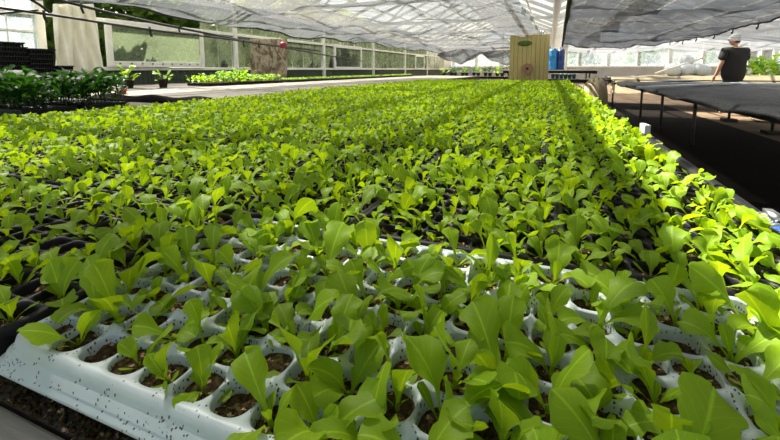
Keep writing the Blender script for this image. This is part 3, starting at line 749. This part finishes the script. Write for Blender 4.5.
for k, v in enumerate(np.linspace(.12, .98, 11)):
    p = Vector(fl_(1.0, v)); r = random.Random(k)
    def rag(u, w, p=p, k=k): return (p.x+.01+u*.045-.02+.008*math.sin(w*9+k), p.y+.03*math.sin(u*5+k)*.5, p.z+.02-w*.08-.02*u)
    grid_mesh('tie_rag', rag, 5, 6, M['white_plastic'], nl, thick=.004)
# drooping far net bunched beyond the left net
def droop(u, v):
    x = -3.9+u*3.7; y = 14.6+.3*math.sin(u*9)+.2*math.sin(v*6+u*14)
    top = 1.70+.03*math.sin(u*8); dr = .16+.34*abs(math.sin(u*PI*2.1+.3))**1.3+.03*math.sin(u*40)
    return (x, y+.5*v, top-dr*v)
dn = grid_mesh('shade_net', droop, 120, 16, M['net'], thick=.003); tag(dn, 'drooping dark shade net bunched up at the far end, behind the long net', 'shade net')
MB().tube([(-4.2, 14.6, 1.74), (0, 14.6, 1.74)], .012, 6).build('support_wire', M['cord'], dn, True)

# ------------------------------------------------------------------ drip lines overhead at left
def line(pix, x, r, label, cat='pipe', name='irrigation_pipe', mat='cord', clips=0):
    pts = [at(u, v, x=x) for u, v in pix]; fine = []
    for a, b in zip(pts[:-1], pts[1:]):
        for k in range(6): fine.append(a.lerp(b, k/6))
    fine.append(pts[-1]); o = MB().tube(fine, r, 8).build(name, M[mat], None, True); tag(o, label, cat)
    for k in range(clips):
        p = fine[int((k+.5)*len(fine)/clips)]
        MB().tube([p+Vector((0, 0, .03)), p+Vector((0, 0, -.03)), p+Vector((0, .02, -.08))], .012, 6).build('drip_nozzle', M['cord'], o, True)
    return o
line([(43, -4), (75, 4), (110, 13), (155, 23), (200, 32), (240, 40), (262, 44), (320, 51)], -4.6, .016, 'thick black water pipe slung high from the left wall towards the far end', clips=3)
line([(-6, 7), (53, 15), (110, 24), (167, 32), (220, 38), (281, 47), (330, 56), (362, 61)], -4.3, .012, 'thin black water pipe running just below the thick one', clips=4)
line([(-6, 14), (25, 11), (38, 10)], -4.4, .010, 'short black cable crossing the far left corner', 'cable', 'cable')
line([(25, -4), (40, 5), (53, 15)], -4.35, .012, 'short black tube dropping to join the thin water pipe at left', 'pipe')
v_ = MB().lathe([(.02, -.05), (.055, -.03), (.06, .02), (.03, .05)], (0, 0, 0), 12).build('water_valve', M['red'], None, True); v_.location = at(283, 45, x=-4.3); tag(v_, 'small dark red valve on the thin water pipe by the brown cloth', 'valve')

# ------------------------------------------------------------------ tan board panel at the end of the bed
pb = empty('board_panel', (-.375, 8.05, 0), 0, 'tan ribbed board panel standing at the far end of the lettuce bed', 'panel')
m = MB()
pw = .70; nb = 9
for k in range(nb): m.box((-pw/2+k*pw/nb+.003, 0, 0), (-pw/2+(k+1)*pw/nb-.003, .022, 1.66))
m.box((-pw/2, .018, 0), (pw/2, .028, 1.65)); m.build('boards', M['tan_board'], pb, bevel=.004)
for z in (.5, 1.45): MB().box((-pw/2, .029, z), (pw/2, .07, z+.08)).build('batten', M['timber'], pb)
rl = MB().tube([(-.02, .0, 1.03), (-.02, -.10, 1.03)], .095, 20).build('hose_roll', M['pink'], pb, True); rl['label'] = 'pinkish round roll with a dark middle'
MB().tube([(-.02, -.095, 1.03), (-.02, -.104, 1.03)], .026, 14).build('roll_core', M['bench_dark'], rl, True)
lf = MB(); 
def eye(u, v):
    a = u*2*PI; return (-.08+.13*v*math.cos(a), -.006-.012*(1-v), 1.50+.05*v*math.sin(a))
grid_mesh('green_patch', eye, 20, 3, M['leafgreen'], pb, thick=.006)

# ------------------------------------------------------------------ right bench with black mesh
X0, X1, Y0, Y1 = 1.32, 4.25, .4, 10.4
rb = empty('mesh_bench', ((X0+X1)/2, (Y0+Y1)/2, 0), 0, 'long low bench covered with black mesh on the right of the aisle', 'bench')
ox, oy = rb.location.x, rb.location.y
def meshnet():
    t = NT('black_bench_mesh'); p = t.n('ShaderNodeBsdfPrincipled', i_Roughness=.6); n = t.noise(90, 3)
    n2 = t.noise(3, 5, .7, t.mapped((1, .3, 1)))
    v = t.n('ShaderNodeTexVoronoi', i_Scale=45, distance='CHEBYCHEV'); t.l(t.obj(), v.inputs['Vector'])
    c = t.mix(t.ramp(v.outputs['Distance'], [(.3, (0, 0, 0)), (.55, (1, 1, 1))]), (.010, .011, .013), (.06, .064, .068))
    c = t.mix(t.ramp(n2, [(.5, (0, 0, 0)), (.75, (.5, .5, .5))]), c, (.10, .105, .10))
    t.l(c, p.inputs['Base Color']); t.l(t.bump(v.outputs['Distance'], .8, .004), p.inputs['Normal']); t.l(p.outputs[0], t.out.inputs[0]); return t.m
M['mesh'] = meshnet()
def top(u, v):
    x = X0+(X1-X0)*u; y = Y0+(Y1-Y0)*v
    z = .755-.018*abs(math.sin(y*1.9))*math.exp(-u*9)-.008*math.sin(PI*((u*3) % 1))+.004*hnoise(x*5, y*4)
    if u < .02: z -= .03+.012*math.sin(y*5)
    return (x-ox-(.012*math.sin(y*7) if u < .03 else 0), y-oy, z)
grid_mesh('mesh_top', top, 60, 160, M['mesh'], rb, thick=.02)
m = MB()
for x in (X0+.1, X0+1.3, X1-.35): m.box((x-ox, Y0-oy+.02, .66), (x-ox+.04, Y1-oy-.02, .715))
lys = [1.4+1.67*k for k in range(6)]
for y in lys: m.box((X0-ox+.02, y-oy-.025, .70), (X1-ox-.02, y-oy+.025, .725))
m.build('frame', M['bench_dark'], rb)
for y in lys:
    for x in (1.8, 3.3):
        if x < 3 and y < 6: continue
        l = MB().tube([(x-ox, y-oy, .02), (x-ox, y-oy, .70)], .022, 10).build('leg', M['dull_steel'], rb, True)
        if x > 3: MB().box((x-ox-.11, y-oy-.11, .0), (x-ox+.11, y-oy+.11, .06)).build('foot_block', M['bench_dark'], l, bevel=.008)
for k, (a, b) in enumerate([((640, 87), (745, 82.5)), ((672, 83), (785, 84.5)), ((650, 80.5), (700, 80))]):
    p = at(a[0], a[1], z=.782); q = at(b[0], b[1], z=.782)
    o = MB().bar(p, q, .10, .018).build('white_strip', M['white_plastic'], None, bevel=.003)
    tag(o, ['white strip lying nearest on the black mesh bench', 'long white strip lying across the black mesh bench near the person', 'white strip lying farthest back on the black mesh bench'][k], 'strip', 'white strips on the mesh bench')
# pale hose on the floor beneath
o = MB().tube([at(737, 108, z=.02), at(745, 114, z=.02), at(756, 121, z=.02), at(790, 124, z=.02)], .018, 8).build('floor_hose', M['tan_cloth'], None, True); tag(o, 'pale hose lying on the brown floor under the mesh bench', 'hose')

# ------------------------------------------------------------------ burlap heap and covered bench at the far end of the right bench
def heap(u, v):
    a = u*2*PI; r = 1-v
    z = .60+.24*(1-r**2.2)+.035*hnoise(u*9, v*5)
    if v < .12: z = .05+v/.12*.55
    return (.88+.24*r*math.cos(a)*(1+.14*math.sin(a*5)), 9.2+.75*r*math.sin(a)*(1+.1*math.sin(a*7)), z)
hp = grid_mesh('draped_fleece', heap, 48, 18, M['tan_cloth'], thick=.006); tag(hp, 'tan fleece draped in a heap at the far end of the lettuce aisle', 'cloth')
def cover(u, v):
    x = 1.5+u*7.5; y = 11.9+v*2.2; z = .79+.06*abs(hnoise(x*.9, y*.8))*.6+(.03 if .1 < u < .95 else 0)
    return (x, y, z-(.4 if v < .03 else 0))
bt = bench('far bench beneath the tan cover beyond the black mesh bench', 1.4, 9.1, 11.95, 14.05, .76, M['bench_dark'], (1.6, 5, 8.9), [12.3, 13.8])
cv = grid_mesh('bench_cover', cover, 80, 40, M['tan_cloth'], thick=.006); tag(cv, 'tan fabric cover spread over the far bench behind the person', 'cloth')
# white bundles on it
for k, (u, v, w) in enumerate([(673, 70, .42), (686, 69, .5), (702, 70, .45), (690, 64.5, .3)]):
    p = at(u, v, y=13.0)
    def sack(a, b, w=w, k=k):
        th = a*2*PI; ph = b*PI-PI/2; c = math.cos(ph)*(1+.12*math.sin(th*4+k)+.08*math.sin(th*7+b*5))
        return (w*.5*c*math.cos(th), w*.35*c*math.sin(th), .17+.17*math.sin(ph)*(1+.1*math.sin(th*3)))
    o = grid_mesh('plastic_bundle', sack, 24, 14, M['white_plastic']); o.location = (p.x, 13.0+.1*k, .83 if k < 3 else 1.06)
    tag(o, ['white plastic bundle on the tan cover, leftmost', 'white plastic bundle on the tan cover, in the middle', 'white plastic bundle on the tan cover nearest the person', 'small white bundle on top of the others'][k], 'bundle', 'white bundles on the far bench')
o = MB().tube([at(655, 73.5, y=12.6), at(705, 57, y=12.2)], .022, 8).build('leaning_pole', M['white_paint'], None, True); tag(o, 'white pole leaning diagonally over the far bench left of the person', 'pole')
# blue drums and pots
sb = bench('far bench carrying the blue drums behind the board panel', -1.4, 1.3, 13.2, 14.8, 1.0, M['grey_paint'], (-1.2, 1.1), [13.4, 14.6])
for k, (u, r, h, mm) in enumerate([(552.5, .13, .62, 'light_blue'), (560.5, .11, .60, 'navy')]):
    p = at(u, 68, y=13.6)
    e = empty('plastic_drum', (p.x, 13.6, 1.0), 0, ['bright blue plastic drum right beside the tan board panel', 'navy blue plastic drum right of the bright blue one'][k], 'drum', 'blue drums')
    MB().lathe([(r*.92, 0), (r, .03), (r, h*.3), (r*1.04, h*.32), (r, h*.34), (r, h*.66), (r*1.04, h*.68), (r, h*.7), (r, h*.94), (r*.9, h)], (0, 0, 0), 24).build('barrel', M[mm], e, True)
    MB().lathe([(r*.3, h), (r*.3, h+.03), (r*.25, h+.035)], (r*.4, 0, 0), 12).build('cap', M['navy'], e, True)
for k in range(6):
    p = at(553+k*4.2, 76, y=12.0)
    e = pot(p.x, 12.0, .76, .055, .13, M['teal'], 'small teal pot in the row right of the board panel, %s from left' % ORD[k], group='row of teal pots')
tb = bench('small bench carrying the row of teal pots', -.1, 1.0, 11.7, 12.3, .76, M['bench_dark'], (0, .9), [11.8, 12.2])
# potted greens at far left-centre
fb2 = bench('dark bench of potted greens left of the board panel at the far end', -4.3, -.9, 16.2, 17.8, .74, M['bench_dark'], (-4.1, -1.1), [16.4, 17.6])
for k in range(14):
    pot(-4.1+k*.235, 16.6+.4*(k % 2), .74, .08, .14, M['bench_dark'], 'dark potted plant on the far bench, %s from the left' % ORD[k], fol=start_f[k % 5] if k % 3 else br[k % 4], fs=1.7 if k % 3 else 3.4, group='potted plants on the far bench')

# leafy rows behind the person on the right
pbm = [bush_mesh('leafy_plant', .42, 46, .13, .2, .24, 80+s, M['bright_leaf'], low=.05) for s in range(3)]
rbh = bench('far right bench of leafy bright plants behind the person', 5.2, 12.5, 14.4, 16.0, .76, M['bench_dark'], (5.4, 9, 12.3), [14.6, 15.8])
for k in range(16):
    x = 5.5+k*.40; y = 14.7+.45*(k % 3)
    o = link('leafy_plant', pbm[k % 3], None, (x, y, .76), (0, 0, k*1.3)); o.scale = (1.5, 1.5, 1.35); tag(o, 'bushy bright green plant on the far right bench, %s from the left' % ORD[k], 'plant', 'leafy plants on the far right bench')

# ------------------------------------------------------------------ end wall and right wall
ew = MB().box((-7.1, 30.9, 0), (14.1, 31.0, 1.15)).build('wall_back', M['building'], kind='structure')
tr = MB(); tr.box((-7.1, 30.86, 1.15), (14.1, 31.05, 1.25)); tr.box((-7.1, 30.86, 2.4), (14.1, 31.05, 2.5))
for x in np.arange(-7, 14.2, 1.76): tr.box((x-.04, 30.88, 1.25), (x+.04, 31.03, 2.4))
tr.build('trim_5', M['white_paint'], kind='structure')
MB().box((-7.1, 30.94, 1.25), (14.1, 30.96, 2.4)).build('window_12', M['glass_clear'], kind='structure')
wr = MB().box((14, -4, 0), (14.1, 31, 1.0)).build('wall_right', M['building'], kind='structure')
MB().box((14.04, -4, 1.0), (14.06, 31, 2.5)).build('window_13', M['glass_clear'], kind='structure')
trr = MB(); 
for y in np.arange(-4, 31, 2): trr.box((13.95, y-.05, 0), (14.1, y+.05, 2.5))
trr.build('trim_6', M['white_paint'], kind='structure')
# white panelled doors standing far right
for k, (u0, u1) in enumerate([(748, 757), (761, 772)]):
    p = at(u0, 60, y=20); q = at(u1, 60, y=20)
    e = empty('door_%d' % (k+1), ((p.x+q.x)/2, 20, 0)); e['kind'] = 'structure'; w = (q.x-p.x)/2
    MB().box((-w, 0, 0), (w, .05, 2.35)).build('door_panel', M['white_paint'], e, bevel=.01); MB().box((-w*.6, -.012, 1.2), (w*.6, -.001, 2.1)).build('pane', M['glass_clear'], e)
# posts carrying the roof along the gutter lines
for k, (x, y) in enumerate([(5.9, 12.4), (5.9, 20.5), (.55, 16.6), (.55, 24), (-2.0, 19)]):
    MB().box((x-.035, y-.035, 0), (x+.035, y+.035, 2.5 if x != -2 else 3.2)).build('trim_%d' % (7+k), M['white_paint'], kind='structure')

# ------------------------------------------------------------------ person
def skinned(name, pts, edges, radii, mat, parent=None, levels=2, root=0):
    me = bpy.data.meshes.new(name); me.from_pydata(pts, edges, []); me.update(); o = link(name, me, parent)
    sk = o.modifiers.new('skin', 'SKIN'); sk.use_smooth_shade = True
    for v, r in zip(me.skin_vertices[0].data, radii): v.radius = r if isinstance(r, tuple) else (r, r); v.use_root = False
    me.skin_vertices[0].data[root].use_root = True
    s = o.modifiers.new('sub', 'SUBSURF'); s.levels = s.render_levels = levels
    me.materials.append(mat); return o
pp = at(733, 75, y=11.15); 
# local frame: +y away from the camera (the person shows their back), x to the right
P = empty('person', (pp.x, 11.15, 0), .42, 'person in black shirt and pale cap, back turned, beyond the mesh bench', 'person')
J = [(0, 0, .94), (0, 0, 1.1), (0, .01, 1.28), (0, .0, 1.42), (0, .01, 1.50), (-.01, .02, 1.57),  # 0-5 pelvis..neck
     (-.19, 0, 1.41), (-.275, .02, 1.15), (-.285, .10, .93), (-.29, .14, .86),                  # left arm
     (.19, 0, 1.41), (.25, .06, 1.16), (.16, .24, 1.02), (.13, .30, 1.0),
     (-.10, 0, .86), (-.11, -.01, .48), (-.12, .03, .09), (-.13, -.10+.22, .04),
     (.10, 0, .86), (.11, -.01, .48), (.12, .03, .09), (.13, .12, .04)]
E_ = [(0, 1), (1, 2), (2, 3), (3, 4), (4, 5), (3, 6), (6, 7), (7, 8), (8, 9), (3, 10), (10, 11), (11, 12), (12, 13), (0, 14), (14, 15), (15, 16), (16, 17), (0, 18), (18, 19), (19, 20), (20, 21)]
R = [(.15, .11), (.14, .10), (.165, .11), (.13, .09), .055, .055, .07, .048, .034, .028, .07, .048, .034, .028, .09, .06, .045, .035, .09, .06, .045, .035]
skinned('body', J, E_, R, M['skin'], P)
sh_ = skinned('shirt', [(0, 0, .66), (0, 0, 1.1), (0, .01, 1.28), (0, 0, 1.43), (0, 0, 1.47), (-.20, 0, 1.415), (-.275, .012, 1.20), (.20, 0, 1.415), (.275, .03, 1.20)],
        [(0, 1), (1, 2), (2, 3), (3, 4), (3, 5), (5, 6), (3, 7), (7, 8)], [(.275, .19), (.27, .18), (.285, .18), (.23, .15), .085, .115, .10, .115, .10], M['shirt'], P)
skinned('trousers', [(0, 0, .93), (-.10, 0, .84), (-.11, -.01, .48), (-.12, .02, .10), (.10, 0, .84), (.11, -.01, .48), (.12, .02, .10)], [(0, 1), (1, 2), (2, 3), (0, 4), (4, 5), (5, 6)], [(.14, .12), .11, .095, .08, .11, .095, .08], M['jeans'], P)
# head turned to the left of the picture
def head(a, b):
    th = a*2*PI; ph = b*PI-PI/2; r = math.cos(ph); x = .078*r*math.cos(th); y = .1*r*math.sin(th); z = .125*math.sin(ph)
    if z < 0: y += -.02*z/.12*0; x *= 1+.9*z; y *= 1+.6*z
    return (x, y, z)
hd = grid_mesh('head', head, 32, 20, M['skin'], P); hd.location = (-.015, .02, 1.655); hd.rotation_euler = (.15, 0, 1.0)
nose = MB().lathe([(.016, -.02), (.018, -.01), (.006, .022)], (0, .103, -.01), 10).build('nose', M['skin'], hd, True)
for s in (-1, 1):
    MB().tube([(s*.078, -.005, -.025), (s*.088, -.012, 0), (s*.08, -.008, .03)], [.008, .013, .009], 8).build('ear', M['skin'], hd, True)
    MB().lathe([(.004, -.008), (.011, 0), (.004, .008)], (s*.03, .086, .015), 10).build('eye', M['white_plastic'], hd, True)
MB().tube([(-.022, .088, -.055), (0, .094, -.056), (.022, .088, -.055)], .006, 8).build('mouth', M['red'], hd, True)
def hair(a, b):
    x, y, z = head(a, .38+b*.62); y -= .012
    return (x*1.06, y*1.05-(.0 if z > .03 else .02), z*1.04)
def hair2(a, b):
    aa = .5+a*.5; x, y, z = head(aa, .36+b*.5); return (x*1.07, y*1.07, z*1.03)
grid_mesh('hair', hair2, 24, 10, M['hair'], hd, thick=.006)
def capf(a, b):
    x, y, z = head(a, .60+b*.4); return (x*1.13, y*1.12, z*1.12+.008)
grid_mesh('cap', capf, 30, 10, M['cap'], hd, thick=.005)
grid_mesh('cap_brim', lambda u, v: ((u-.5)*.15, .085+v*.075*math.sin(PI*max(.08, min(.92, u))), .045-.02*v-.03*(2*u-1)**2), 12, 5, M['cap'], hd, thick=.006)
# hands: palm and five curled fingers each
for (hx, hy, hz, sd) in ((-.29, .155, .84, -1), (.12, .33, .995, 1)):
    pts = [(0, 0, .03), (0, .01, -.02), (0, .02, -.05)]; ed = [(0, 1), (1, 2)]; rad = [(.028, .018), (.038, .016), (.036, .014)]
    h = skinned('hand', pts, ed, rad, M['skin'], P); h.location = (hx, hy, hz)
    for f in range(4):
        x = (-.027+f*.018); L = (.06, .07, .066, .052)[f]
        skinned('finger', [(x, .015, -.045), (x, .025, -.05-L*.45), (x, .05, -.05-L*.75), (x, .065, -.05-L*.7)], [(0, 1), (1, 2), (2, 3)], [.0095, .009, .008, .007], M['skin'], h, 1)
    skinned('thumb', [(-sd*.02, .01, .0), (-sd*.045, .03, -.025), (-sd*.04, .05, -.05)], [(0, 1), (1, 2)], [.012, .010, .008], M['skin'], h, 1)

# ------------------------------------------------------------------ light: sky and sun
w = bpy.data.worlds.new('world'); bpy.context.scene.world = w; w.use_nodes = True; nt = w.node_tree; nt.nodes.clear()
sky = nt.nodes.new('ShaderNodeTexSky'); sky.sky_type = 'NISHITA'; sky.sun_disc = False; sky.sun_elevation = math.radians(48); sky.sun_rotation = math.radians(-60); sky.dust_density = 2.5; sky.air_density = 1.0
bg = nt.nodes.new('ShaderNodeBackground'); bg.inputs[1].default_value = .20
wo = nt.nodes.new('ShaderNodeOutputWorld'); nt.links.new(sky.outputs[0], bg.inputs[0]); nt.links.new(bg.outputs[0], wo.inputs[0])
sl = bpy.data.lights.new('sun', 'SUN'); sl.energy = 19; sl.angle = .012; sl.color = (1, .95, .84)
so = bpy.data.objects.new('sun', sl); C.objects.link(so)
to_sun = Vector((-.55, .28, .85)); so.rotation_euler = to_sun.to_track_quat('Z', 'Y').to_euler(); so.location = (0, 0, 8)
